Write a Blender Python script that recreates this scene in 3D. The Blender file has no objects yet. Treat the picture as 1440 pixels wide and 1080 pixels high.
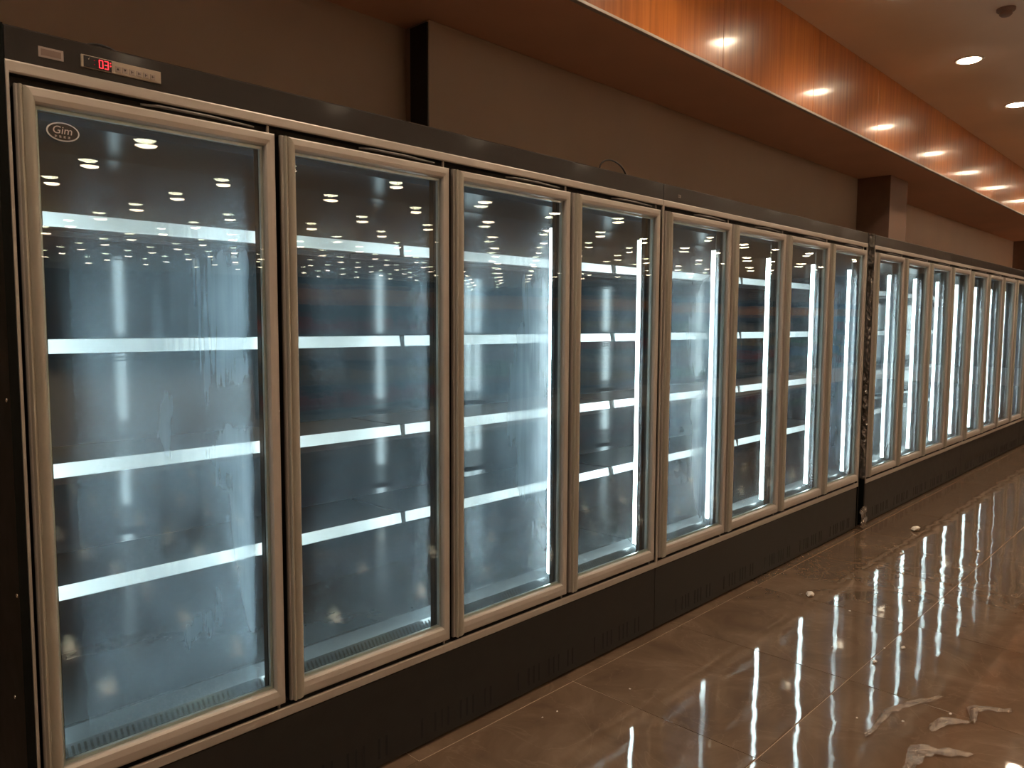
import bpy, bmesh, math, random
from mathutils import Vector, Matrix
S = bpy.context.scene
COL = S.collection
random.seed(7)

# ------------------------------------------------------------------ camera
cam_d = bpy.data.cameras.new('camera'); cam = bpy.data.objects.new('camera', cam_d); COL.objects.link(cam)
yaw, pitch, roll = 0.8017, -0.0792, 0.0047
fw = Vector((math.sin(yaw) * math.cos(pitch), math.cos(yaw) * math.cos(pitch), math.sin(pitch)))
r0 = Vector((math.cos(yaw), -math.sin(yaw), 0)); u0 = r0.cross(fw)
rt = r0 * math.cos(roll) + u0 * math.sin(roll); up = -r0 * math.sin(roll) + u0 * math.cos(roll)
m = Matrix((rt, up, -fw)).transposed().to_4x4(); m.translation = Vector((-0.446, -1.92, 1.423))
cam.matrix_world = m
cam_d.sensor_fit = 'HORIZONTAL'; cam_d.sensor_width = 36.0; cam_d.lens = 36.0 * 1075.97 / 1440.0
cam_d.clip_start = 0.05; cam_d.clip_end = 200
S.camera = cam

# ------------------------------------------------------------------ world, exposure, render behaviour
W = bpy.data.worlds.new('world'); S.world = W; W.use_nodes = True
W.node_tree.nodes['Background'].inputs[0].default_value = (0.02, 0.014, 0.01, 1)
W.node_tree.nodes['Background'].inputs[1].default_value = 0.3
S.view_settings.view_transform = 'Standard'; S.view_settings.look = 'None'
S.view_settings.exposure = 0.0; S.view_settings.gamma = 1.0; S.view_settings.use_curve_mapping = False
try:
    S.cycles.max_bounces = 14; S.cycles.diffuse_bounces = 5; S.cycles.glossy_bounces = 6
    S.cycles.transmission_bounces = 8; S.cycles.transparent_max_bounces = 40
    S.cycles.sample_clamp_indirect = 4.0; S.cycles.caustics_reflective = False
    S.cycles.caustics_refractive = False; S.cycles.use_denoising = True
except Exception:
    pass
LAMP_W = 46.0          # spot power of one ceiling downlight
LAMP_DISC = 45.0       # brightness of its glowing disc
LED_E = 25.0           # brightness of a cabinet light bar
WARM = (1.0, 0.77, 0.55)
COLD = (0.86, 0.945, 1.0)

# ------------------------------------------------------------------ helpers
class MB:
    """Collects shapes into one mesh."""
    def __init__(s): s.v = []; s.f = []
    def add(s, vs, fs):
        n = len(s.v); s.v += [tuple(p) for p in vs]; s.f += [tuple(i + n for i in q) for q in fs]; return s
    def box(s, a, b):
        (x0, y0, z0), (x1, y1, z1) = a, b
        vs = [(x0, y0, z0), (x1, y0, z0), (x1, y1, z0), (x0, y1, z0), (x0, y0, z1), (x1, y0, z1), (x1, y1, z1), (x0, y1, z1)]
        return s.add(vs, [(3, 2, 1, 0), (4, 5, 6, 7), (0, 1, 5, 4), (1, 2, 6, 5), (2, 3, 7, 6), (3, 0, 4, 7)])
    def bevbox(s, a, b, c):
        """box with all edges chamfered by c"""
        bm = bmesh.new(); bmesh.ops.create_cube(bm, size=1)
        for v in bm.verts:
            v.co = Vector([(a[i] + b[i]) / 2 + v.co[i] * (b[i] - a[i]) for i in range(3)])
        bmesh.ops.bevel(bm, geom=bm.edges[:], offset=c, segments=2, affect='EDGES', profile=0.5)
        bm.verts.ensure_lookup_table()
        s.add([v.co[:] for v in bm.verts], [[v.index for v in f.verts] for f in bm.faces]); bm.free(); return s
    def prism(s, prof, axis, a, b):
        """closed 2D profile pushed along an axis (x: prof=(y,z); z: prof=(x,y); y: prof=(x,z))"""
        n = len(prof)
        def P(p, t): return (t, p[0], p[1]) if axis == 'x' else ((p[0], p[1], t) if axis == 'z' else (p[0], t, p[1]))
        vs = [P(p, a) for p in prof] + [P(p, b) for p in prof]
        fs = [(i, (i + 1) % n, n + (i + 1) % n, n + i) for i in range(n)] + [tuple(range(n))[::-1], tuple(range(n, 2 * n))]
        return s.add(vs, fs)
    def tube(s, pts, r, k=8):
        pts = [Vector(p) for p in pts]; vs = []; fs = []
        for i, p in enumerate(pts):
            d = (pts[min(i + 1, len(pts) - 1)] - pts[max(i - 1, 0)]).normalized()
            a = d.orthogonal().normalized() if i == 0 else (pa - d * pa.dot(d)).normalized()
            pa = a; b = d.cross(a); rr = r[i] if isinstance(r, (list, tuple)) else r
            for j in range(k):
                t = 2 * math.pi * j / k; vs.append(p + (a * math.cos(t) + b * math.sin(t)) * rr)
        for i in range(len(pts) - 1):
            for j in range(k):
                fs.append((i * k + j, i * k + (j + 1) % k, (i + 1) * k + (j + 1) % k, (i + 1) * k + j))
        fs.append(tuple(range(k))[::-1]); fs.append(tuple(range((len(pts) - 1) * k, len(pts) * k)))
        return s.add(vs, fs)
    def lathe(s, prof, k=24, cx=0, cy=0):
        """open profile (r,z) turned about the z axis"""
        vs = []; fs = []
        for r, z in prof:
            for j in range(k):
                t = 2 * math.pi * j / k; vs.append((cx + r * math.cos(t), cy + r * math.sin(t), z))
        for i in range(len(prof) - 1):
            for j in range(k):
                fs.append((i * k + j, i * k + (j + 1) % k, (i + 1) * k + (j + 1) % k, (i + 1) * k + j))
        if prof[0][0] > 1e-6: fs.append(tuple(range(k))[::-1])
        fs.append(tuple(range((len(prof) - 1) * k, len(prof) * k)))
        return s.add(vs, fs)
    def ring(s, x0, x1, z0, z1, wl, wr, wb, wt, prof):
        """mitred frame around the rectangle; prof = list of (u 0..1 inward, y), closed loop"""
        n = len(prof); vs = []; fs = []
        for cx, cz in ((0, 0), (1, 0), (1, 1), (0, 1)):
            for u, y in prof:
                x = x0 + wl * u if cx == 0 else x1 - wr * u
                z = z0 + wb * u if cz == 0 else z1 - wt * u
                vs.append((x, y, z))
        for c in range(4):
            d = (c + 1) % 4
            for i in range(n):
                j = (i + 1) % n; fs.append((c * n + i, c * n + j, d * n + j, d * n + i))
        return s.add(vs, fs)
    def mesh(s, name, mat, smooth=False):
        me = bpy.data.meshes.new(name); me.from_pydata(s.v, [], s.f)
        if mat: me.materials.append(mat)
        bm = bmesh.new(); bm.from_mesh(me); bmesh.ops.recalc_face_normals(bm, faces=bm.faces); bm.to_mesh(me); bm.free()
        if smooth:
            for p in me.polygons: p.use_smooth = True
            try: me.set_sharp_from_angle(angle=math.radians(40))
            except Exception: pass
        return me
    def build(s, name, mat, parent=None, loc=None, smooth=False, kind=None, label=None):
        return put(name, s.mesh(name, mat, smooth), parent, loc, kind, label)

def put(name, me, parent=None, loc=None, kind=None, label=None):
    o = bpy.data.objects.new(name, me); COL.objects.link(o)
    if parent: o.parent = parent
    if loc: o.location = loc
    if kind: o['kind'] = kind
    if label: o['label'] = label
    return o
def tag(o, label, cat, group=None):
    o['label'] = label; o['category'] = cat
    if group: o['group'] = group
    return o
def empty(name, loc=(0, 0, 0), label=None, cat=None, group=None):
    o = bpy.data.objects.new(name, None); COL.objects.link(o); o.location = loc; o.empty_display_size = 0.1
    if label: tag(o, label, cat, group)
    return o
def copy_tree(o, parent=None):
    c = o.copy(); COL.objects.link(c); c.parent = parent
    for ch in list(o.children): copy_tree(ch, c)
    return c

# ------------------------------------------------------------------ materials
def new_mat(name):
    mt = bpy.data.materials.new(name); mt.use_nodes = True; nt = mt.node_tree; nt.nodes.clear()
    out = nt.nodes.new('ShaderNodeOutputMaterial'); return mt, nt, out
def N(nt, t, **k):
    n = nt.nodes.new(t)
    for a, b in k.items():
        if a.startswith('i_'):
            key = a[2:]; n.inputs[int(key) if key.isdigit() else key.replace('_', ' ')].default_value = b
        else: setattr(n, a, b)
    return n
def L(nt, a, b): nt.links.new(a, b)
def ramp(nt, fac, stops):
    r = N(nt, 'ShaderNodeValToRGB'); els = r.color_ramp.elements
    while len(els) < len(stops): els.new(0.5)
    for e, (p, c) in zip(els, stops): e.position = p; e.color = (*c, 1) if len(c) == 3 else c
    L(nt, fac, r.inputs[0]); return r.outputs[0]
def math_(nt, op, a, b=None, c=None, clamp=False):
    n = N(nt, 'ShaderNodeMath', operation=op); n.use_clamp = clamp
    for i, v in enumerate((a, b, c)):
        if v is None: continue
        if isinstance(v, (int, float)): n.inputs[i].default_value = v
        else: L(nt, v, n.inputs[i])
    return n.outputs[0]
def smooth_(nt, v, a, b):
    n = N(nt, 'ShaderNodeMapRange', interpolation_type='SMOOTHSTEP'); L(nt, v, n.inputs[0])
    n.inputs[1].default_value = a; n.inputs[2].default_value = b; return n.outputs[0]
def coords(nt, kind='Object', scale=(1, 1, 1)):
    tc = N(nt, 'ShaderNodeTexCoord'); mp = N(nt, 'ShaderNodeMapping'); mp.inputs['Scale'].default_value = scale
    L(nt, tc.outputs[kind], mp.inputs[0]); return mp.outputs[0]
def simple(name, col, rough=0.5, metal=0.0, coat=0.0, noise=0.12, nscale=14, bump=0.0, bscale=200, spec=0.5):
    """painted/metal surface with slight uneven tone and roughness"""
    mt, nt, out = new_mat(name); p = N(nt, 'ShaderNodeBsdfPrincipled')
    co = coords(nt); nz = N(nt, 'ShaderNodeTexNoise', i_Scale=nscale, i_Detail=3.0); L(nt, co, nz.inputs[0])
    lo = tuple(c * (1 - noise) for c in col); hi = tuple(min(1, c * (1 + noise)) for c in col)
    L(nt, ramp(nt, nz.outputs[0], [(0.3, lo), (0.7, hi)]), p.inputs['Base Color'])
    p.inputs['Metallic'].default_value = metal
    rr = N(nt, 'ShaderNodeMapRange'); L(nt, nz.outputs[0], rr.inputs[0])
    rr.inputs[3].default_value = rough * 0.85; rr.inputs[4].default_value = rough * 1.15
    L(nt, rr.outputs[0], p.inputs['Roughness']); p.inputs['Coat Weight'].default_value = coat
    p.inputs['Coat Roughness'].default_value = 0.1; p.inputs['Specular IOR Level'].default_value = spec
    if bump:
        nb = N(nt, 'ShaderNodeTexNoise', i_Scale=bscale, i_Detail=2.0); L(nt, co, nb.inputs[0])
        bp = N(nt, 'ShaderNodeBump', i_Strength=bump, i_Distance=0.002); L(nt, nb.outputs[0], bp.inputs['Height'])
        L(nt, bp.outputs[0], p.inputs['Normal'])
    L(nt, p.outputs[0], out.inputs[0]); return mt
def emit(name, col, e, sample=True):
    mt, nt, out = new_mat(name); em = N(nt, 'ShaderNodeEmission'); em.inputs[0].default_value = (*col, 1); em.inputs[1].default_value = e
    L(nt, em.outputs[0], out.inputs[0])
    if not sample:
        try: mt.cycles.emission_sampling = 'NONE'
        except Exception: pass
    return mt

M = {}
M['frame'] = simple('champagne_aluminium', (0.475, 0.44, 0.40), 0.45, 0.3, noise=0.02, nscale=3)
M['handle'] = simple('champagne_handle', (0.42, 0.40, 0.34), 0.42, 0.3, noise=0.02, nscale=3)
M['steel'] = simple('dark_coated_steel', (0.022, 0.0185, 0.017), 0.32, 0.0, coat=0.22, noise=0.08, bump=0.10, bscale=420, spec=0.25)
M['kick'] = simple('charcoal_kick_steel', (0.018, 0.017, 0.016), 0.4, 0.0, noise=0.15, spec=0.3)
M['side'] = simple('black_side_steel', (0.006, 0.007, 0.006), 0.5, 0.0, noise=0.1, spec=0.08)
M['black'] = simple('black_rubber', (0.010, 0.009, 0.008), 0.6)
M['mull'] = simple('dark_mullion', (0.016, 0.015, 0.014), 0.4, 0.0, spec=0.3)
M['deck'] = simple('grey_deck_sheet', (0.07, 0.082, 0.092), 0.2, 0.2, noise=0.05)
M['inner'] = simple('grey_inner_sheet', (0.026, 0.038, 0.050), 0.11, 0.2, noise=0.06, nscale=5)
M['shelf'] = simple('grey_shelf_sheet', (0.040, 0.052, 0.062), 0.3, 0.3, noise=0.06)
M['rail'] = simple('white_price_rail', (0.74, 0.77, 0.80), 0.35, 0.0, noise=0.04)
M['spacer'] = simple('aluminium_spacer', (0.62, 0.66, 0.64), 0.35, 0.6)
M['chrome'] = simple('bright_screw', (0.75, 0.73, 0.70), 0.25, 1.0)
M['slot'] = simple('dark_slot', (0.006, 0.007, 0.008), 0.8)
M['led'] = emit('led_cover', COLD, LED_E)
M['red'] = emit('red_segment', (1.0, 0.03, 0.04), 3.2)
M['reddim'] = emit('red_indicator', (0.8, 0.03, 0.05), 0.35)
M['keypad'] = simple('silver_keypad', (0.42, 0.36, 0.29), 0.4, 0.2)
M['ink'] = simple('dark_print', (0.03, 0.025, 0.022), 0.5)
M['paleprint'] = simple('pale_print', (0.68, 0.63, 0.61), 0.5)
M['label'] = simple('grey_label', (0.34, 0.29, 0.26), 0.4, 0.2)
M['labelin'] = simple('brown_label_print', (0.20, 0.14, 0.12), 0.5)
M['plaster'] = simple('painted_plaster', (0.37, 0.285, 0.225), 0.75, noise=0.05, nscale=2, bump=0.05)
M['soffit'] = simple('soffit_paint', (0.78, 0.46, 0.33), 0.7, noise=0.05, nscale=2)
M['ceil'] = simple('ceiling_paint', (0.86, 0.73, 0.61), 0.8, noise=0.03, nscale=2)
M['column'] = simple('brown_column_paint', (0.21, 0.125, 0.09), 0.5, noise=0.06)
M['lampring'] = simple('white_lamp_trim', (0.75, 0.68, 0.6), 0.4)
M['disc'] = emit('lamp_disc', (1.0, 0.80, 0.56), LAMP_DISC, sample=False)
M['orange'] = simple('orange_header', (0.85, 0.36, 0.10), 0.5)
M['grey'] = simple('grey_shelving', (0.18, 0.17, 0.17), 0.5)
M['navy'] = simple('dark_fascia', (0.03, 0.04, 0.06), 0.5)
M['cable'] = simple('black_cable', (0.012, 0.011, 0.01), 0.5)

def mat_glass(name, haze):
    mt, nt, out = new_mat(name)
    tr = N(nt, 'ShaderNodeBsdfTransparent'); tr.inputs[0].default_value = (0.93, 0.975, 0.965, 1)
    gl = N(nt, 'ShaderNodeBsdfGlossy', i_Roughness=0.0)
    tc = N(nt, 'ShaderNodeTexCoord')
    # faint waviness of the sheet
    nb = N(nt, 'ShaderNodeTexNoise', i_Scale=1.6, i_Detail=1.0); L(nt, tc.outputs['Object'], nb.inputs[0])
    bp = N(nt, 'ShaderNodeBump', i_Strength=0.10, i_Distance=0.02); L(nt, nb.outputs[0], bp.inputs['Height'])
    L(nt, bp.outputs[0], gl.inputs['Normal'])
    lw = N(nt, 'ShaderNodeLayerWeight'); lw.inputs[0].default_value = 0.5
    p5 = math_(nt, 'POWER', lw.outputs['Facing'], 5.0)
    fr = math_(nt, 'MULTIPLY_ADD', p5, 0.9, 0.028)
    base = tr.outputs[0]
    if haze:
        oi = N(nt, 'ShaderNodeObjectInfo'); sc_ = N(nt, 'ShaderNodeSeparateColor'); L(nt, oi.outputs['Color'], sc_.inputs[0])
        off = N(nt, 'ShaderNodeVectorMath', operation='ADD'); L(nt, tc.outputs['Object'], off.inputs[0])
        cmb = N(nt, 'ShaderNodeCombineXYZ'); L(nt, math_(nt, 'MULTIPLY', oi.outputs['Random'], 37.0), cmb.inputs[0]); L(nt, math_(nt, 'MULTIPLY', oi.outputs['Random'], 19.0), cmb.inputs[2])
        L(nt, cmb.outputs[0], off.inputs[1])
        def noise(scale, detail, rot=0.0, dist=0.0, rough=0.5):
            mp = N(nt, 'ShaderNodeMapping'); mp.inputs['Scale'].default_value = scale; mp.inputs['Rotation'].default_value = (0, rot, 0); L(nt, off.outputs[0], mp.inputs[0])
            n = N(nt, 'ShaderNodeTexNoise', i_Scale=1.0, i_Detail=detail, i_Distortion=dist, i_Roughness=rough); L(nt, mp.outputs[0], n.inputs[0]); return n.outputs[0]
        cloud = noise((4.2, 1, 2.2), 3.0, 0.0, 0.3)           # soft patches of mist
        fine = noise((42, 1, 2.2), 3.0, 0.05, 0.0, 0.6)       # faint run-down lines
        wipes = noise((110, 1, 3.5), 1.0, 0.08, 0.4)          # finger-wide wiped strokes
        where = noise((4.0, 1, 2.0), 1.0)
        sx = N(nt, 'ShaderNodeSeparateXYZ'); L(nt, tc.outputs['Object'], sx.inputs[0])
        X_, Z_ = sx.outputs[0], sx.outputs[2]; wid = 0.541
        eL = smooth_(nt, X_, 0.02, 0.13); eR = smooth_(nt, math_(nt, 'SUBTRACT', wid, X_), 0.02, 0.06)
        side = math_(nt, 'MULTIPLY_ADD', smooth_(nt, X_, 0.12, 0.46), 0.65, 0.45)   # beads gather nearer the light bar
        eT = smooth_(nt, math_(nt, 'SUBTRACT', 1.50, Z_), 0.02, 0.35); eB = math_(nt, 'MULTIPLY_ADD', smooth_(nt, Z_, 0.0, 0.25), 0.6, 0.4)
        body = math_(nt, 'MULTIPLY_ADD', smooth_(nt, cloud, 0.25, 0.80), 0.95, 0.25)
        body = math_(nt, 'MULTIPLY', body, math_(nt, 'MULTIPLY_ADD', fine, 0.7, 0.65))
        wp = math_(nt, 'MULTIPLY', smooth_(nt, where, 0.50, 0.66), smooth_(nt, wipes, 0.38, 0.68))
        body = math_(nt, 'MULTIPLY', body, math_(nt, 'MULTIPLY_ADD', wp, -0.40, 1.0))
        for e in (eL, eR, side, eT, eB): body = math_(nt, 'MULTIPLY', body, e)
        hz = math_(nt, 'MULTIPLY', body, sc_.outputs[0], clamp=True)
        tl = N(nt, 'ShaderNodeBsdfTranslucent'); tl.inputs[0].default_value = (0.68, 0.86, 1.0, 1)
        rf = N(nt, 'ShaderNodeBsdfRefraction', i_Roughness=0.5, i_IOR=1.2); rf.inputs[0].default_value = (0.97, 0.99, 1, 1)
        mh = N(nt, 'ShaderNodeMixShader'); L(nt, sc_.outputs[1], mh.inputs[0]); L(nt, tl.outputs[0], mh.inputs[1]); L(nt, rf.outputs[0], mh.inputs[2])
        mm = N(nt, 'ShaderNodeMixShader'); L(nt, hz, mm.inputs[0]); L(nt, tr.outputs[0], mm.inputs[1]); L(nt, mh.outputs[0], mm.inputs[2])
        base = mm.outputs[0]
    mx = N(nt, 'ShaderNodeMixShader'); L(nt, fr, mx.inputs[0]); L(nt, base, mx.inputs[1]); L(nt, gl.outputs[0], mx.inputs[2])
    L(nt, mx.outputs[0], out.inputs[0]); return mt
M['glass'] = mat_glass('door_glass', False)
M['hazeglass'] = mat_glass('misted_door_glass', True)

def mat_wood():
    mt, nt, out = new_mat('orange_veneer'); p = N(nt, 'ShaderNodeBsdfPrincipled')
    oi = N(nt, 'ShaderNodeObjectInfo'); tc = N(nt, 'ShaderNodeTexCoord')
    cmb = N(nt, 'ShaderNodeCombineXYZ'); L(nt, math_(nt, 'MULTIPLY', oi.outputs['Random'], 50.0), cmb.inputs[0])
    off = N(nt, 'ShaderNodeVectorMath', operation='ADD'); L(nt, tc.outputs['Object'], off.inputs[0]); L(nt, cmb.outputs[0], off.inputs[1])
    mp = N(nt, 'ShaderNodeMapping'); mp.inputs['Scale'].default_value = (26, 3, 0.9); L(nt, off.outputs[0], mp.inputs[0])
    n1 = N(nt, 'ShaderNodeTexNoise', i_Scale=1.0, i_Detail=6.0, i_Roughness=0.65, i_Distortion=0.4); L(nt, mp.outputs[0], n1.inputs[0])
    L(nt, ramp(nt, n1.outputs[0], [(0.28, (0.30, 0.085, 0.018)), (0.5, (0.46, 0.145, 0.03)), (0.72, (0.60, 0.22, 0.055))]), p.inputs['Base Color'])
    p.inputs['Roughness'].default_value = 0.3
    mp2 = N(nt, 'ShaderNodeMapping'); mp2.inputs['Scale'].default_value = (160, 3, 1.5); L(nt, off.outputs[0], mp2.inputs[0])
    n2 = N(nt, 'ShaderNodeTexNoise', i_Scale=1.0, i_Detail=3.0); L(nt, mp2.outputs[0], n2.inputs[0])
    bp = N(nt, 'ShaderNodeBump', i_Strength=0.12, i_Distance=0.0015); L(nt, n2.outputs[0], bp.inputs['Height'])
    L(nt, bp.outputs[0], p.inputs['Normal']); p.inputs['Coat Weight'].default_value = 0.6; p.inputs['Coat Roughness'].default_value = 0.10
    L(nt, bp.outputs[0], p.inputs['Coat Normal'])
    L(nt, p.outputs[0], out.inputs[0]); return mt
M['wood'] = mat_wood()

def mat_tile():
    mt, nt, out = new_mat('polished_brown_tile'); p = N(nt, 'ShaderNodeBsdfPrincipled')
    oi = N(nt, 'ShaderNodeObjectInfo'); tc = N(nt, 'ShaderNodeTexCoord')
    cmb = N(nt, 'ShaderNodeCombineXYZ')
    L(nt, math_(nt, 'MULTIPLY', oi.outputs['Random'], 31.0), cmb.inputs[0]); L(nt, math_(nt, 'MULTIPLY', oi.outputs['Random'], 77.0), cmb.inputs[1])
    off = N(nt, 'ShaderNodeVectorMath', operation='ADD'); L(nt, tc.outputs['Object'], off.inputs[0]); L(nt, cmb.outputs[0], off.inputs[1])
    n1 = N(nt, 'ShaderNodeTexNoise', i_Scale=3.2, i_Detail=7.0, i_Roughness=0.62, i_Distortion=1.2); L(nt, off.outputs[0], n1.inputs[0])
    n2 = N(nt, 'ShaderNodeTexNoise', i_Scale=1.7, i_Detail=5.0, i_Distortion=2.5); L(nt, off.outputs[0], n2.inputs[0])
    base = ramp(nt, n1.outputs[0], [(0.3, (0.105, 0.069, 0.045)), (0.52, (0.140, 0.095, 0.063)), (0.68, (0.18, 0.125, 0.086)), (0.8, (0.23, 0.165, 0.118))])
    vein = math_(nt, 'ABSOLUTE', math_(nt, 'SUBTRACT', n2.outputs[0], 0.5))
    vm = math_(nt, 'MULTIPLY', math_(nt, 'SUBTRACT', 1.0, smooth_(nt, vein, 0.0, 0.012)), 0.09)
    mx = N(nt, 'ShaderNodeMix', data_type='RGBA'); L(nt, vm, mx.inputs[0]); L(nt, base, mx.inputs[6]); mx.inputs[7].default_value = (0.42, 0.31, 0.22, 1)
    L(nt, mx.outputs[2], p.inputs['Base Color'])
    # scuffs: dusty film makes the polish uneven
    n4 = N(nt, 'ShaderNodeTexNoise', i_Scale=5.0, i_Detail=6.0, i_Roughness=0.7); L(nt, off.outputs[0], n4.inputs[0])
    rr = N(nt, 'ShaderNodeMapRange'); L(nt, n4.outputs[0], rr.inputs[0]); rr.inputs[1].default_value = 0.35; rr.inputs[2].default_value = 0.75
    rr.inputs[3].default_value = 0.025; rr.inputs[4].default_value = 0.075; L(nt, rr.outputs[0], p.inputs['Roughness'])
    p.inputs['IOR'].default_value = 1.58
    n3 = N(nt, 'ShaderNodeTexNoise', i_Scale=5.5, i_Detail=1.5); L(nt, off.outputs[0], n3.inputs[0])
    bp = N(nt, 'ShaderNodeBump', i_Strength=0.11, i_Distance=0.012); L(nt, n3.outputs[0], bp.inputs['Height'])
    L(nt, bp.outputs[0], p.inputs['Normal'])
    L(nt, p.outputs[0], out.inputs[0]); return mt
M['tile'] = mat_tile()
M['grout'] = simple('tan_grout', (0.40, 0.30, 0.215), 0.85, spec=0.1)
M['slab'] = simple('pale_bounce_floor', (0.55, 0.47, 0.40), 0.3)  # unseen far floor, made pale to bounce light onto ceiling and walls

def mat_film(name, share, tone):
    mt, nt, out = new_mat(name)
    tr = N(nt, 'ShaderNodeBsdfTransparent'); tr.inputs[0].default_value = (0.9, 0.88, 0.85, 1)
    gl = N(nt, 'ShaderNodeBsdfGlossy', i_Roughness=0.18); df = N(nt, 'ShaderNodeBsdfDiffuse'); df.inputs[0].default_value = (*tone, 1)
    nb = N(nt, 'ShaderNodeTexNoise', i_Scale=60.0, i_Detail=4.0); L(nt, coords(nt), nb.inputs[0])
    bp = N(nt, 'ShaderNodeBump', i_Strength=0.9, i_Distance=0.006); L(nt, nb.outputs[0], bp.inputs['Height']); L(nt, bp.outputs[0], gl.inputs['Normal'])
    m1 = N(nt, 'ShaderNodeMixShader', i_0=0.4); L(nt, gl.outputs[0], m1.inputs[1]); L(nt, df.outputs[0], m1.inputs[2])
    m2 = N(nt, 'ShaderNodeMixShader', i_0=share); L(nt, tr.outputs[0], m2.inputs[1]); L(nt, m1.outputs[0], m2.inputs[2])
    L(nt, m2.outputs[0], out.inputs[0]); return mt
M['film'] = mat_film('clear_plastic_film', 0.2, (0.5, 0.44, 0.39))
M['scrap'] = mat_film('dusty_film_scrap', 0.2, (0.62, 0.48, 0.38))
M['crumb'] = simple('white_foam_crumb', (0.75, 0.68, 0.6), 0.6)

# ------------------------------------------------------------------ the setting
XL, XR, YF, YB, ZC = -7.0, 30.0, -28.5, 0.93, 3.28
ZS, YW = 2.75, 0.165
floor = MB().box((XL, YF, -0.10), (XR, YB + 0.2, -0.008)).build('floor', M['slab'], kind='structure')
TX, TY, TX0, TY0 = 0.785, 0.78, 1.85, -0.045
gx0, gx1 = TX0 - 6 * TX, TX0 + 24 * TX
gy1, gy0 = TY0 + TY, TY0 - 7 * TY
MB().box((gx0, gy0, -0.0082), (gx1, gy1, -0.0025)).build('grout', M['grout'], floor)
def tile_mesh():
    h = TX / 2 - 0.0019; k = TY / 2 - 0.0019; c = 0.0006
    vs = [(-h, -k, -0.0078), (h, -k, -0.0078), (h, k, -0.0078), (-h, k, -0.0078), (-h, -k, -c), (h, -k, -c), (h, k, -c), (-h, k, -c),
          (-h + c, -k + c, 0), (h - c, -k + c, 0), (h - c, k - c, 0), (-h + c, k - c, 0)]
    fs = [(3, 2, 1, 0), (8, 9, 10, 11)]
    for b, t in ((0, 4), (4, 8)):
        fs += [(b + i, b + (i + 1) % 4, t + (i + 1) % 4, t + i) for i in range(4)]
    return MB().add(vs, fs).mesh('floor_tile', M['tile'])
tm = tile_mesh(); rnd = random.Random(3)
for i in range(-6, 24):
    for j in range(8):
        o = put('floor_tile', tm, floor, (TX0 + (i + 0.5) * TX, TY0 + TY - (j + 0.5) * TY, 0))
        o.rotation_euler = (rnd.gauss(0, 0.0009), rnd.gauss(0, 0.0009), 0)
MB().box((XL - 0.1, YB, -0.1), (XR + 0.1, YB + 0.1, ZC + 0.1)).build('wall_back', M['plaster'], kind='structure')
MB().box((XL - 0.1, YF - 0.1, -0.1), (XR + 0.1, YF, ZC + 0.1)).build('wall_front', M['plaster'], kind='structure')
MB().box((XL - 0.1, YF, -0.1), (XL, YB, ZC + 0.1)).build('wall_left', M['grey'], kind='structure')
MB().box((XR, YF, -0.1), (XR + 0.1, YB, ZC + 0.1)).build('wall_right', M['plaster'], kind='structure')
MB().box((XL, YF, ZC), (XR, YB, ZC + 0.1)).build('ceiling', M['ceil'], kind='structure')
# boxed-in beam over the freezers: painted core, veneered boards on its face, pale edge strip
beam = MB().box((XL, YW + 0.018, ZS + 0.004), (XR, YB, ZC)).build('trim_1', M['soffit'], kind='structure')
PW = 1.137; px0 = 3.287 - 9 * PW
for i in range(33):
    a = px0 + i * PW
    if a + PW > XR: break
    b_ = MB().bevbox((0.0012, 0, 0), (PW - 0.0012, 0.018, ZC - ZS - 0.012), 0.0012)
    if i == 0: wm = b_.mesh('wood_panel', M['wood'])
    put('wood_panel', wm, beam, (a, YW, ZS + 0.012))
MB().bevbox((px0, YW - 0.004, ZS - 0.002), (XR, YW + 0.02, ZS + 0.0115), 0.002).build('edge_strip', M['frame'], beam)
# columns standing out of the back wall above the cabinets
for k, (x, y, w_, z_) in enumerate(((1.79, 0.764, 5.07, 2.036), (6.863, 0.481, 0.463, 2.036), (13.9, 0.63, 0.5, 0.0))):
    MB().bevbox((x, y, z_), (x + w_, YB, ZS + 0.003), 0.004).build('trim_%d' % (k + 2), M['column' if k else 'plaster'], kind='structure')

MB().bevbox((1.782, 0.766, 2.037), (1.7895, 0.885, 2.74), 0.001).build('shade_panel', M['mull'], bpy.data.objects['trim_2'])  # dark sheet puts the shade of the bulkhead's left face into colour
M['pale'] = simple('lit_wall_tone', (0.72, 0.56, 0.45), 0.5, noise=0.04, nscale=2)  # paler colour paints in the light on the wall beyond the column
MB().bevbox((7.33, YB - 0.02, 1.9), (XR, YB + 0.001, ZS + 0.002), 0.002).build('lit_wall_panel', M['pale'], bpy.data.objects['wall_back'])
# ------------------------------------------------------------------ ceiling lamps
# open trim ring, built as a closed section
def lamp_ring():
    k = 24; prof = [(0.071, 0.0), (0.071, -0.002), (0.075, -0.006), (0.085, -0.007), (0.093, -0.004), (0.094, 0.0)]
    vs = []; fs = []; n = len(prof)
    for r, z in prof:
        for j in range(k):
            t = 2 * math.pi * j / k; vs.append((r * math.cos(t), r * math.sin(t), z))
    for i in range(n):
        for j in range(k):
            i2 = (i + 1) % n; fs.append((i * k + j, i * k + (j + 1) % k, i2 * k + (j + 1) % k, i2 * k + j))
    return MB().add(vs, fs).mesh('lamp_trim', M['lampring'], True)
trim_me = lamp_ring()
disc_me = MB().lathe([(0.070, -0.0005), (0.070, -0.0025), (0.055, -0.012), (0.030, -0.018), (0.004, -0.020)], 24).mesh('lamp_disc', M['disc'], True)
spot_d = bpy.data.lights.new('downlight_beam', 'SPOT'); spot_d.energy = LAMP_W; spot_d.color = WARM
spot_d.spot_size = math.radians(150); spot_d.spot_blend = 1.0; spot_d.shadow_soft_size = 0.045
spot_far = spot_d.copy(); spot_far.energy = LAMP_W * 2.4
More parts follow.
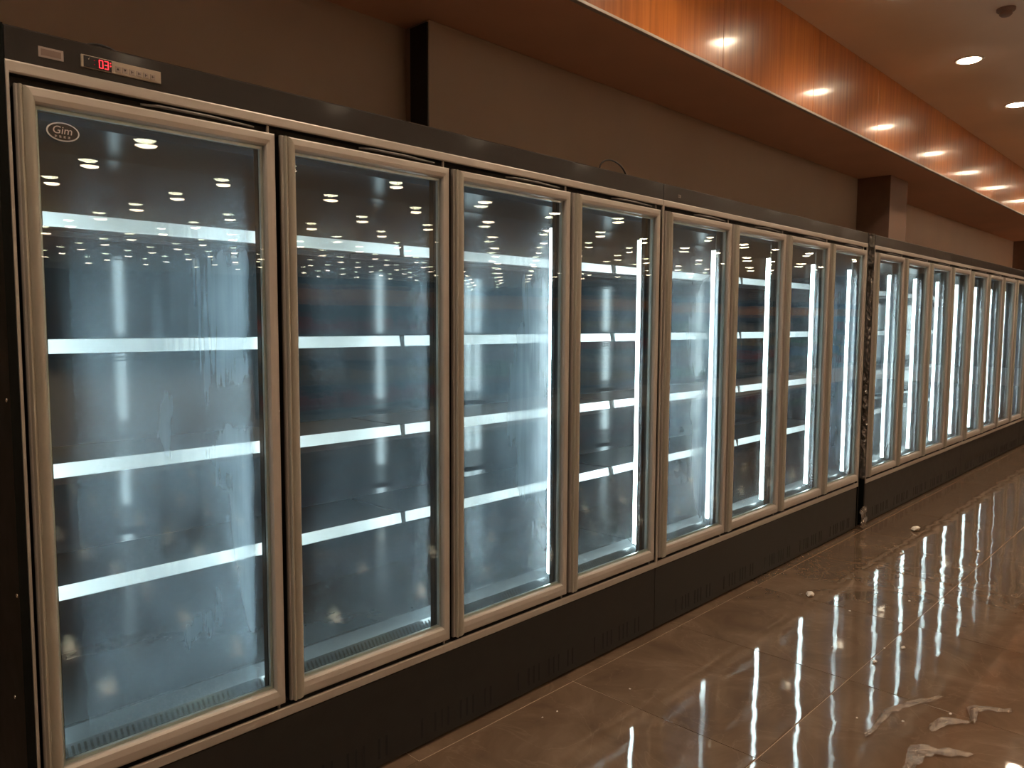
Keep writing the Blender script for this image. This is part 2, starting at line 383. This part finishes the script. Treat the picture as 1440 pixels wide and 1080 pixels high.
def lamp(x, y, label, group=None, beam_on=True, data=None):
    t = empty('ceiling_downlight', (x, y, ZC), label, 'downlight', group)
    put('lamp_trim', trim_me, t); put('lamp_disc', disc_me, t)
    if beam_on:
        l = bpy.data.objects.new('downlight_beam', data or spot_d); COL.objects.link(l); l.parent = t; l.location = (0, 0, -0.03)
    return t
GR = 'recessed downlights outside the frame, mirrored in the glass doors'
LB = 'round recessed ceiling downlight outside the frame, mirrored as a white spot in the glass doors'
lamp(5.75, -0.37, 'round recessed downlight, the larger and nearer of the two glowing in the ceiling')
lamp(7.25, -0.37, 'round recessed downlight, the farther and lower one glowing in the ceiling at the right edge')
for x in (-1.75, -0.25, 1.25, 2.75, 4.25, 8.79, 10.2, 11.6, 13.1, 14.6, 16.1, 17.6, 19.1): lamp(x, -0.37, LB, GR)
for iy, y in enumerate((-2.2, -4.3)):
    for ix in range(11): lamp(-1.8 + 1.8 * ix, y, LB, GR)
for iy in range(1, 13):
    for ix in range(15):
        t_ = lamp(1.1 + 1.67 * ix + 0.05 * rnd.random(), -5.0 - 1.64 * iy, LB, GR, beam_on=((iy + ix) % 2 == 0 and iy < 9), data=spot_far)
        t_.scale = (1.5, 1.5, 1.5)
sd = empty('smoke_detector', (4.912, -0.76, ZC), 'small round smoke detector on the brown ceiling, top right corner', 'smoke detector')
MB().lathe([(0.05, 0.0), (0.05, -0.012), (0.044, -0.018)], 20).build('base_plate', M['column'], sd, smooth=True)
MB().lathe([(0.034, -0.018), (0.034, -0.034), (0.024, -0.044), (0.006, -0.046)], 20).build('sensor_cap', M['column'], sd, smooth=True)

# ------------------------------------------------------------------ freezer cabinets
CW = 2.5; P = 0.618; DW = 0.600; MG = 0.0148; Z0, Z1 = 0.345, 1.926
# one door, origin at its lower left front corner
FR = [(0.0, 0.0), (0.04, -0.006), (0.14, -0.009), (0.55, -0.0105), (0.86, -0.0085), (0.97, -0.004), (1.0, 0.0), (1.0, 0.026), (0.9, 0.030), (0.06, 0.030), (0.06, 0.008), (0.0, 0.008)]
H = Z1 - Z0
door_me = MB().ring(0, DW, 0, H, 0.037, 0.030, 0.050, 0.037, FR).mesh('door', M['frame'], False)
def handle_mesh():
    prof = [(0.0035, -0.008), (0.0035, -0.019), (0.0055, -0.0215), (0.0085, -0.0215), (0.0105, -0.0185), (0.0118, -0.0175), (0.0135, -0.0190), (0.0165, -0.0225), (0.0205, -0.0250), (0.0250, -0.0258), (0.0290, -0.0248), (0.0325, -0.0218), (0.0345, -0.0170), (0.0352, -0.0085)]
    n = len(prof); vs = []; zs = [0, 1]
    for e in zs:
        for x, y in prof:
            t = max(0.0, (x - 0.0095) / 0.026)
            z = (H - 0.004 - 0.040 * t ** 2.0) if e else (0.004 + 0.012 * t ** 1.5)
            vs.append((x, y, z))
    fs = [(i, (i + 1) % n, n + (i + 1) % n, n + i) for i in range(n)] + [tuple(range(n)), tuple(range(n, 2 * n))]
    return MB().add(vs, fs).mesh('handle', M['handle'], True)
handle_me = handle_mesh()
PW0, PH0 = DW - 0.037 - 0.030 + 0.008, H - 0.087 + 0.008
pane_out = MB().box((0, 0, 0), (PW0, 0.004, PH0)).mesh('glass_pane', M['glass'])
pane_in = MB().box((0, 0, 0), (PW0, 0.004, PH0)).mesh('glass_pane_inner', M['hazeglass'])
SP = [(0, 0), (1, 0), (1, 0.010), (0, 0.010)]
spacer_me = MB().ring(0, PW0, 0, PH0, 0.011, 0.011, 0.011, 0.011, SP).mesh('glass_spacer', M['spacer'])
gask_me = MB().ring(0.0005, DW - 0.0005, 0.0005, H - 0.0005, 0.026, 0.026, 0.026, 0.026, [(0, 0.0085), (0.035, 0.0085), (0.06, 0.0302), (1, 0.0302), (0.9, 0.0445), (0.05, 0.0445)]).mesh('gasket', M['black'])
hinge_me = MB().tube([(0.262, 0.012, H + 0.011), (0.30, 0.002, H + 0.012), (0.42, -0.002, H + 0.0115), (0.545, 0.004, H + 0.009)], [0.0025, 0.0038, 0.0038, 0.0022], 8).mesh('hinge_arm', M['grey'], True)
pin_me = MB().lathe([(0.004, 0), (0.004, 0.022)], 10, DW - 0.012, 0.012).mesh('hinge_pin', M['frame'], True)
hr = random.Random(11)
def door(cab, k, haze):
    x = MG + k * P
    d = put('door', door_me, cab, (x, 0, Z0))
    put('handle', handle_me, d)
    a = put('glass_pane', pane_out, d, (0.033, 0.004, 0.046)); a.rotation_euler = (hr.uniform(-0.0012, 0.0012), 0, hr.uniform(-0.001, 0.001))
    b = put('glass_pane', pane_in, d, (0.033, 0.018, 0.046)); b.color = (haze[0], haze[1], 0, 1)
    b.rotation_euler = (a.rotation_euler[0] + hr.choice((-1, 1)) * hr.uniform(0.003, 0.0055), 0, hr.uniform(-0.0035, 0.0035) * 0.4)
    put('glass_spacer', spacer_me, d, (0.033, 0.0082, 0.046))
    put('gasket', gask_me, d); put('hinge_arm', hinge_me, d); put('hinge_pin', pin_me, d, (0, 0, H - 0.001)); put('hinge_pin', pin_me, d, (0, 0, -0.0215))
    return d
# cabinet shell parts (shared by all cabinets; cabinet-local, X from 0 to CW)
OF = [(0, 0.0), (0.12, -0.002), (0.88, -0.002), (1, 0.0), (1, 0.005), (0, 0.005)]
outer_me = MB().ring(0.0, CW - 0.0005, 0.302, 1.973, 0.007, 0.007, 0.028, 0.026, OF).mesh('outer_frame', M['frame'])
fascia_me = MB().prism([(0.0, 1.9732), (-0.001, 2.041), (0.003, 2.045), (0.09, 2.045), (0.09, 2.04), (0.012, 2.036), (0.012, 1.9732)], 'x', 0.0008, CW - 0.0008).mesh('fascia', M['steel'])
top_me = MB().box((0.001, 0.0125, 1.975), (CW - 0.001, 0.78, 2.034)).mesh('top_panel', M['side'])
head_me = MB().box((0.008, 0.046, 1.892), (CW - 0.008, 0.075, 1.9745)).mesh('header_bar', M['mull'])
sill_me = MB().box((0.008, 0.046, 0.25), (CW - 0.008, 0.070, 0.352)).mesh('sill_bar', M['mull'])
gapbar_top = MB().prism([(0.0055, 1.9475), (0.0325, 1.9475), (0.0325, 1.92), (0.0455, 1.92), (0.0455, 1.9725), (0.0055, 1.9725)], 'x', 0.0, CW).mesh('door_gap_strip', M['black'])
gapbar_bot = MB().prism([(0.0055, 0.303), (0.0455, 0.303), (0.0455, 0.343), (0.0325, 0.343), (0.0325, 0.329), (0.0055, 0.329)], 'x', 0.0, CW).mesh('door_gap_strip', M['black'])
back_me = MB().box((0.001, 0.68, 0.30), (CW - 0.001, 0.70, 1.93)).mesh('back_panel', M['inner'])
def slots(rows):
    b = MB()
    for x0, x1, z in rows:
        n = int((x1 - x0) / 0.022)
        for i in range(n): b.box((x0 + i * 0.022, 0.6785, z), (x0 + i * 0.022 + 0.014, 0.681, z + 0.005))
    return b
rows = []
for lv in (1.62, 1.30, 0.98, 0.66):
    for c in range(4):
        rows += [(0.30 + c * P, 0.52 + c * P, lv + 0.02), (0.30 + c * P, 0.52 + c * P, lv + 0.008), (0.30 + c * P, 0.52 + c * P, lv - 0.004)]
backslot_me = slots(rows).mesh('air_slots', M['slot'])
shellback_me = MB().box((0, 0.72, 0.04), (CW, 0.78, 1.974)).mesh('outer_back', M['side'])
ceil_me = MB().prism([(0.0755, 1.896), (0.12, 1.885), (0.20, 1.915), (0.679, 1.925), (0.679, 1.95), (0.0755, 1.95)], 'x', 0.002, CW - 0.002).mesh('inner_canopy', M['inner'])
deck_me = MB().prism([(0.071, 0.335), (0.086, 0.337), (0.122, 0.383), (0.162, 0.406), (0.185, 0.402), (0.679, 0.398), (0.679, 0.31), (0.071, 0.31)], 'x', 0.002, CW - 0.002).mesh('deck', M['deck'])
def deckslots():
    b = MB(); n = 172
    for i in range(n):
        x = 0.03 + i * 0.0142
        p0, p1 = Vector((0.0905, 0.3418)), Vector((0.1185, 0.3776)); nrm = Vector((-0.79, 0.61)) * 0.0006
        q = [p0 + nrm, p1 + nrm, p1 - nrm, p0 - nrm]
        b.prism([tuple(v) for v in q], 'x', x, x + 0.0062)
    return b.mesh('deck_slots', M['slot'])
deckslot_me = deckslots()
kick_me = MB().box((0.002, 0.006, 0.012), (CW - 0.002, 0.05, 0.296)).mesh('kick_plate', M['kick'])
def kickslots():
    b = MB(); x = 0.18; i = 0
    while x < CW - 0.12:
        if i % 12 < 9: b.box((x, 0.0052, 0.036), (x + 0.008, 0.0075, 0.104))
        x += 0.0292 * (2 if i % 3 == 0 else 1); i += 1
    return b.mesh('kick_slots', M['slot'])
kickslot_me = kickslots()
mull_me = MB().prism([(-0.034, 0.0455), (0.034, 0.0455), (0.034, 0.066), (0.028, 0.070), (-0.028, 0.070), (-0.034, 0.066)], 'z', 0.352, 1.892).mesh('mullion', M['mull'])
LP = [(0.004, 0.0705), (0.028, 0.0705), (0.031, 0.085), (0.029, 0.106), (0.022, 0.117), (0.012, 0.117), (0.005, 0.108), (0.003, 0.085)]
LENS = [(0.004, 0.0902), (0.030, 0.0902), (0.0285, 0.110), (0.023, 0.1175), (0.011, 0.1175), (0.0055, 0.110)]
led_me = MB().prism(LENS, 'z', 0.400, 1.800).mesh('light_cover', M['led'], True)
bar_me = MB().prism([(0.004, 0.0705), (0.030, 0.0705), (0.030, 0.090), (0.004, 0.090)], 'z', 0.396, 1.875).mesh('light_bar', M['spacer'])
shelf_me = MB().prism([(0.272, 0.0), (0.60, 0.0), (0.60, -0.022), (0.592, -0.022), (0.592, -0.006), (0.28, -0.006), (0.28, -0.026), (0.272, -0.026)], 'x', 0.0, 1.226).mesh('shelf', M['shelf'])
rail_me = MB().prism([(0.2715, 0.004), (0.266, 0.005), (0.2590, -0.029), (0.2605, -0.0315), (0.2645, -0.0305), (0.2712, -0.012)], 'x', 0.0, 1.225).mesh('price_rail', M['rail'])
clip_me = MB().bevbox((-0.004, 0.2575, -0.035), (0.0125, 0.2755, 0.007), 0.002).mesh('rail_end_cap', M['mull'])
side_me = MB().box((0, 0.0, 0.02), (0.018, 0.78, 2.046))
endin_me = MB().box((0, 0.046, 0.31), (0.006, 0.679, 1.93)).mesh('inner_end_wall', M['inner'])

def cabinet(x0, label, hazes, left_side=False, right_side=False, doors=4):
    c = empty('freezer_cabinet', (x0, 0, 0), label, 'freezer', 'four-door upright display freezers in the row')
    for nm, me in (('fascia', fascia_me), ('top_panel', top_me), ('outer_frame', outer_me), ('header_bar', head_me), ('sill_bar', sill_me),
                   ('door_gap_strip', gapbar_top), ('door_gap_strip', gapbar_bot), ('outer_back', shellback_me), ('inner_canopy', ceil_me)):
        put(nm, me, c)
    bk = put('back_panel', back_me, c); put('air_slots', backslot_me, bk, kind='stuff')
    dk = put('deck', deck_me, c); put('deck_slots', deckslot_me, dk, kind='stuff')
    kk = put('kick_plate', kick_me, c); put('kick_slots', kickslot_me, kk, kind='stuff')
    for k in range(4): door(c, k, hazes[k])
    for k, mx in enumerate((0.036, MG + P - 0.009, MG + 2 * P - 0.009, MG + 3 * P - 0.009, CW - 0.036)):
        mu = put('mullion', mull_me, c, (mx, 0, 0)); put('light_bar', bar_me, mu); put('light_cover', led_me, mu)
    for i, xs in enumerate((0.012, 1.254)):
        for z in (1.691, 1.372, 1.053, 0.732):
            s = put('shelf', shelf_me, c, (xs, 0, z)); put('price_rail', rail_me, s); put('rail_end_cap', clip_me, s, (1.2265, 0, 0))
    if left_side:
        sp = put('side_panel', side_me.mesh('side_panel', M['side']), c, (-0.0185, 0, 0)); put('inner_end_wall', endin_me, c, (0.003, 0, 0))
        for y, z in ((0.03, 1.715), (0.02, 0.815), (0.081, 0.56), (0.03, 1.25)):
            s_ = MB().lathe([(0.0045, 0.0), (0.0042, 0.0012), (0.002, 0.0020)], 12).build('screw', M['chrome'], sp, (0, y, z), True); s_.rotation_euler = (0, -math.pi / 2, 0)
    if right_side:
        put('side_panel', bpy.data.meshes.get('side_panel'), c, (CW + 0.0005, 0, 0)); put('inner_end_wall', endin_me, c, (CW - 0.009, 0, 0))
    return c
c1 = cabinet(0.0, 'nearest freezer cabinet, with a red temperature display and oval badge, misted doors', ((0.44, 0.04), (0.14, 0.05), (0.46, 0.12), (0.08, 0.3)), left_side=True)
c2 = cabinet(2.5, 'second freezer cabinet from the left, ending at the dark gap wrapped in plastic film', ((0.62, 0.30), (0.03, 0.0), (0.2, 0.3), (0.85, 0.40)), right_side=True)
c3 = cabinet(5.14, 'third freezer cabinet from the left, first one past the dark gap in the row', ((0.6, 0.4), (0.3, 0.4), (0.55, 0.4), (0.35, 0.4)), left_side=True)
c4 = cabinet(7.64, 'fourth freezer cabinet from the left, narrow with distance, before the right edge', ((0.3, 0.5), (0.5, 0.5), (0.15, 0.4), (0.5, 0.5)))
c5 = cabinet(10.14, 'farthest freezer cabinet, only a sliver of its first door at the right edge', ((0.4, 0.5), (0.3, 0.3), (0.3, 0.3), (0.3, 0.3)), right_side=True)

# temperature controller on the nearest fascia
ct = put('temperature_controller', MB().bevbox((0, -0.006, 0), (0.174, -0.0008, 0.028), 0.0012).mesh('temperature_controller', M['keypad']), c1, (0.146, 0, 1.9895))
MB().box((0.005, -0.0066, 0.0016), (0.0635, -0.0058, 0.0262)).build('display_window', M['black'], ct)
SEG = {'0': 'abcdef', '3': 'abcdg'}
def seg7(ch, x, z, w, h, y):
    b = MB(); t = 0.0015; q = 0.0004
    s = {'a': (x + q, z + h - t, x + w - q, z + h), 'g': (x + q, z + h / 2 - t / 2, x + w - q, z + h / 2 + t / 2), 'd': (x + q, z, x + w - q, z + t),
         'f': (x, z + h / 2, x + t, z + h - q), 'e': (x, z + q, x + t, z + h / 2), 'b': (x + w - t, z + h / 2, x + w, z + h - q), 'c': (x + w - t, z + q, x + w, z + h / 2)}
    for k in SEG[ch]:
        x0, z0, x1, z1 = s[k]; b.box((x0, y - 0.0003, z0), (x1, y, z1))
    return b
seg7('0', 0.0365, 0.0050, 0.0088, 0.0182, -0.0067).build('digit', M['red'], ct)
seg7('3', 0.0480, 0.0050, 0.0088, 0.0182, -0.0067).build('digit', M['red'], ct)
MB().box((0.0600, -0.007, 0.0195), (0.0620, -0.0067, 0.0215)).build('degree_mark', M['red'], ct)
MB().box((0.0600, -0.007, 0.0130), (0.0620, -0.0067, 0.0155)).build('degree_mark', M['red'], ct)
MB().box((0.0260, -0.007, 0.0180), (0.0282, -0.0067, 0.0202)).build('indicator', M['reddim'], ct)
MB().box((0.0260, -0.007, 0.0090), (0.0282, -0.0067, 0.0112)).build('indicator', M['reddim'], ct)
MB().box((0.0145, -0.007, 0.0190), (0.0162, -0.0067, 0.0207)).build('indicator', M['chrome'], ct)
for i in range(6):
    x = 0.071 + i * 0.0155
    kb = MB().bevbox((x, -0.0075, 0.0055), (x + 0.0115, -0.006, 0.0175), 0.0004).build('button', M['label'], ct)
for i, tri in enumerate(([(0.0735, 0.009), (0.0795, 0.009), (0.0765, 0.0145)], [(0.089, 0.0145), (0.095, 0.0145), (0.092, 0.009)])):
    MB().prism(tri, 'y', -0.0078, -0.0074).build('arrow_mark', M['ink'], ct)
for i in range(4):
    x = 0.1035 + i * 0.0155
    MB().box((x + 0.002, -0.0078, 0.0085), (x + 0.0035, -0.0074, 0.0145)).box((x + 0.0035, -0.0078, 0.011), (x + 0.007, -0.0074, 0.0125)).build('button_mark', M['ink'], ct)
lb = put('rating_label', MB().bevbox((0, -0.0022, 0), (0.049, -0.0008, 0.0225), 0.0005).mesh('rating_label', M['label']), c1, (0.063, 0, 1.992))
MB().box((0.005, -0.0026, 0.0045), (0.044, -0.0020, 0.018)).build('label_print', M['labelin'], lb)
sk = put('sticker', MB().box((0, -0.0014, 0), (0.022, -0.0008, 0.013)).mesh('sticker', M['label']), c2, (0.118, 0, 1.997))
MB().box((0.003, -0.0018, 0.003), (0.009, -0.0013, 0.010)).box((0.012, -0.0018, 0.003), (0.019, -0.0013, 0.005)).box((0.012, -0.0018, 0.008), (0.019, -0.0013, 0.010)).build('sticker_print', M['ink'], sk, kind='stuff')
# oval badge on the first pane
d1 = [o for o in c1.children if o.name.startswith('door') and 'gap' not in o.name][0]
def ellipse(rx, rz, n=40): return [(rx * math.cos(2 * math.pi * i / n), rz * math.sin(2 * math.pi * i / n)) for i in range(n)]
bd = put('badge', MB().prism(ellipse(0.033, 0.0205), 'y', -0.0010, 0.0006).mesh('badge', M['rail']), d1, (0.106 - MG, 0.0026, 1.8405 - Z0))
MB().prism(ellipse(0.0300, 0.0178), 'y', -0.0016, -0.0008).build('badge_face', M['ink'], bd)
def text_obj(s, size, mat, parent, loc, shear=0.0, name='lettering'):
    cu = bpy.data.curves.new(name, 'FONT'); cu.body = s; cu.size = size; cu.extrude = 0.0002; cu.shear = shear; cu.align_x = 'CENTER'
    t = bpy.data.objects.new('tmp_text', cu); COL.objects.link(t)
    me = bpy.data.meshes.new_from_object(t.evaluated_get(bpy.context.evaluated_depsgraph_get())); bpy.data.objects.remove(t)
    me.materials.clear(); me.materials.append(mat)
    o = put(name, me, parent, loc); o.rotation_euler = (math.pi / 2, 0, 0); return o
text_obj('Gim', 0.0235, M['paleprint'], bd, (-0.002, -0.0019, -0.0045), 0.15)
b = MB()
for i in range(4):
    x = -0.0175 + i * 0.0088
    b.box((x, -0.0019, -0.0128), (x + 0.0050, -0.0015, -0.0120)).box((x, -0.0019, -0.0100), (x + 0.0050, -0.0015, -0.0092)).box((x + 0.002, -0.0019, -0.0130), (x + 0.003, -0.0015, -0.0085))
b.build('small_lettering', M['paleprint'], bd, kind='stuff')

# loops of cable on the cabinet tops
def arc(x0, x1, y, z, h, n=14): return [(x0 + (x1 - x0) * (0.5 - 0.5 * math.cos(math.pi * i / n)), y + 0.01 * math.sin(3 * i / n), z + h * math.sin(math.pi * i / n)) for i in range(n + 1)]
tag(MB().tube(arc(0.17, 0.25, 0.05, 2.046, 0.021), 0.0032, 6).build('cable', M['cable'], smooth=True), 'short black cable loop on the cabinet top just above the red display', 'cable')
tag(MB().tube(arc(2.10, 2.29, 0.05, 2.046, 0.060), 0.0035, 6).build('cable', M['cable'], smooth=True), 'thin black cable arching up from the cabinet top above the fourth door', 'cable')

# ------------------------------------------------------------------ plastic film left on the row gap and on the floor
def crumple(name, w, h, nx, ny, amp, seed, frame, label, cat, thick=0.0006):
    """a crumpled sheet w x h on the plane given by frame(u,v,d)->point"""
    r = random.Random(seed); g = []
    for j in range(ny + 1):
        for i in range(nx + 1):
            u = (i / nx + r.uniform(-0.3, 0.3) / nx) * w; v = (j / ny + r.uniform(-0.3, 0.3) / ny) * h
            g.append((u, v, r.random() ** 1.5 * amp))
    b = MB(); n = len(g); vs = [frame(u, v, d) for u, v, d in g] + [frame(u, v, d + thick) for u, v, d in g]; fs = []
    k = nx + 1
    for j in range(ny):
        for i in range(nx):
            a = j * k + i; fs.append((a, a + 1, a + k + 1, a + k)); fs.append((n + a + k, n + a + k + 1, n + a + 1, n + a))
    rim = [i for i in range(nx)] + [nx + j * k for j in range(ny)] + [ny * k + nx - i for i in range(nx)] + [(ny - j) * k for j in range(ny)]
    for q in range(len(rim)):
        a, c = rim[q], rim[(q + 1) % len(rim)]; fs.append((a, c, n + c, n + a))
    b.add(vs, fs); return tag(b.build(name, M['scrap' if cat == 'litter' else 'film']), label, cat)
crumple('plastic_film', 0.045, 1.72, 4, 90, 0.022, 5, lambda u, v, d: (5.1195 - d, -0.006 + u, 2.055 - v), 'strip of shiny crumpled plastic film hanging in the dark gap between the two freezer rows', 'plastic film')
crumple('plastic_film', 0.10, 0.14, 6, 8, 0.05, 9, lambda u, v, d: (5.02 + u, -0.035 + d * 0.7, 0.15 - v), 'bunch of crumpled clear film at the foot of the dark gap between freezer rows', 'plastic film')
def scrap(x0, y0, x1, y1, w, seed, label, bend=0.05):
    a = Vector((x0, y0)); d = Vector((x1, y1)) - a; ln = d.length; d.normalize(); p = Vector((-d.y, d.x))
    def fr(u, v, dd):
        t = u / ln; q = a + d * u + p * (v - w / 2 + bend * math.sin(math.pi * t)) * (0.5 + 0.8 * math.sin(math.pi * min(1, max(0, t))))
        return (q.x, q.y, 0.0012 + dd)
    crumple('film_scrap', ln, w, 12, 3, 0.012, seed, fr, label, 'litter')
scrap(2.235, -1.035, 2.74, -1.14, 0.024, 1, 'long thin shred of clear film across the polished tiles, lower right', 0.04)
scrap(2.60, -1.275, 2.80, -1.355, 0.035, 2, 'flat pale film scrap nearest the right edge of the floor')
scrap(2.44, -1.18, 2.60, -1.27, 0.040, 3, 'ragged film scrap with a folded tip in front of the long thin shred', 0.02)
scrap(2.12, -1.20, 2.36, -1.32, 0.05, 4, 'curved film scrap at the bottom edge of the picture', 0.05)
def crumb(x, y, r, seed, label):
    rr = random.Random(seed); bm = bmesh.new(); bmesh.ops.create_icosphere(bm, subdivisions=1, radius=r)
    for v in bm.verts: v.co = Vector((v.co.x * rr.uniform(0.7, 1.5), v.co.y * rr.uniform(0.6, 1.2), v.co.z * 0.45)) * rr.uniform(0.8, 1.15)
    zm = min(v.co.z for v in bm.verts)
    for v in bm.verts: v.co.z -= zm - 0.0005
    me = bpy.data.meshes.new('floor_crumb'); bm.to_mesh(me); bm.free(); me.materials.append(M['crumb'])
    tag(put('floor_crumb', me, None, (x, y, 0)), label, 'litter', 'small white crumbs of packing foam on the floor')
CL = 'tiny white crumb of packing foam lying on the polished brown tiles'
for i, (x, y, r) in enumerate(((2.44, -1.093, 0.006), (2.348, -0.965, 0.005), (3.392, -0.553, 0.007), (3.111, -0.887, 0.012), (3.05, -0.83, 0.006), (4.60, -0.42, 0.012), (4.2, -0.55, 0.008),
                               (1.95, -0.25, 0.005), (1.62, -0.16, 0.004), (1.55, -0.15, 0.004), (3.75, -0.72, 0.007), (5.0, -0.75, 0.012), (5.6, -0.62, 0.01), (2.9, -0.66, 0.006), (2.62, -1.20, 0.006), (3.9, -0.62, 0.006), (2.873, -0.848, 0.013))):
    crumb(x, y, r, 40 + i, CL)
crumb(3.472, -0.322, 0.028, 77, 'larger pale lump standing in for a lamp glint on dark tiles before the second cabinet')  # solid lump in place of a lamp's reflection in the tile
crumb(5.25, -0.31, 0.034, 78, 'pale lump standing in for an orange lamp glint on the tiles just past the dark gap')  # another lamp reflection on the floor, modelled as a lump

# ------------------------------------------------------------------ shelving across the aisle (mirrored in the far doors)
gr = random.Random(21); prodcols = [(0.5, 0.08, 0.06), (0.08, 0.2, 0.35), (0.45, 0.3, 0.1), (0.1, 0.28, 0.14), (0.5, 0.42, 0.36), (0.25, 0.22, 0.24)]
pm = [simple('packet_%d' % i, c, 0.5) for i, c in enumerate(prodcols)]
for g in range(7):
    x0 = 5.0 + g * 3.5
    t = empty('gondola_shelf', (x0, -8.6, 0), 'grey store shelving with an orange header, seen only mirrored in the freezer doors', 'shelving', 'store shelving mirrored in the freezer doors')
    MB().box((0, 0, 0), (3.4, 0.08, 1.98)).build('shelf_back', M['grey'], t)
    MB().box((0, 0.08, 0.02), (3.4, 0.55, 0.14)).build('shelf_base', M['grey'], t)
    MB().box((0, 0.30, 1.68), (3.4, 0.34, 1.93)).build('header_board', M['orange'], t)
    MB().box((0, 0.08, 1.94), (3.4, 0.40, 2.10)).build('top_fascia', M['navy'], t)
    for z in (0.50, 0.86, 1.22, 1.55):
        MB().box((0, 0.081, z - 0.03), (3.4, 0.46, z)).build('shelf_board', M['grey'], t)
    for lv, z in enumerate((0.145, 0.505, 0.865, 1.225)):
        b = MB(); x = 0.03
        while x < 3.2:
            w = gr.uniform(0.10, 0.3); h = gr.uniform(0.14, 0.27); b.box((x, 0.12, z), (x + w, gr.uniform(0.32, 0.42), z + h)); x += w + 0.015
        b.build('packets', pm[(g + lv * 2) % 6], t, kind='stuff')
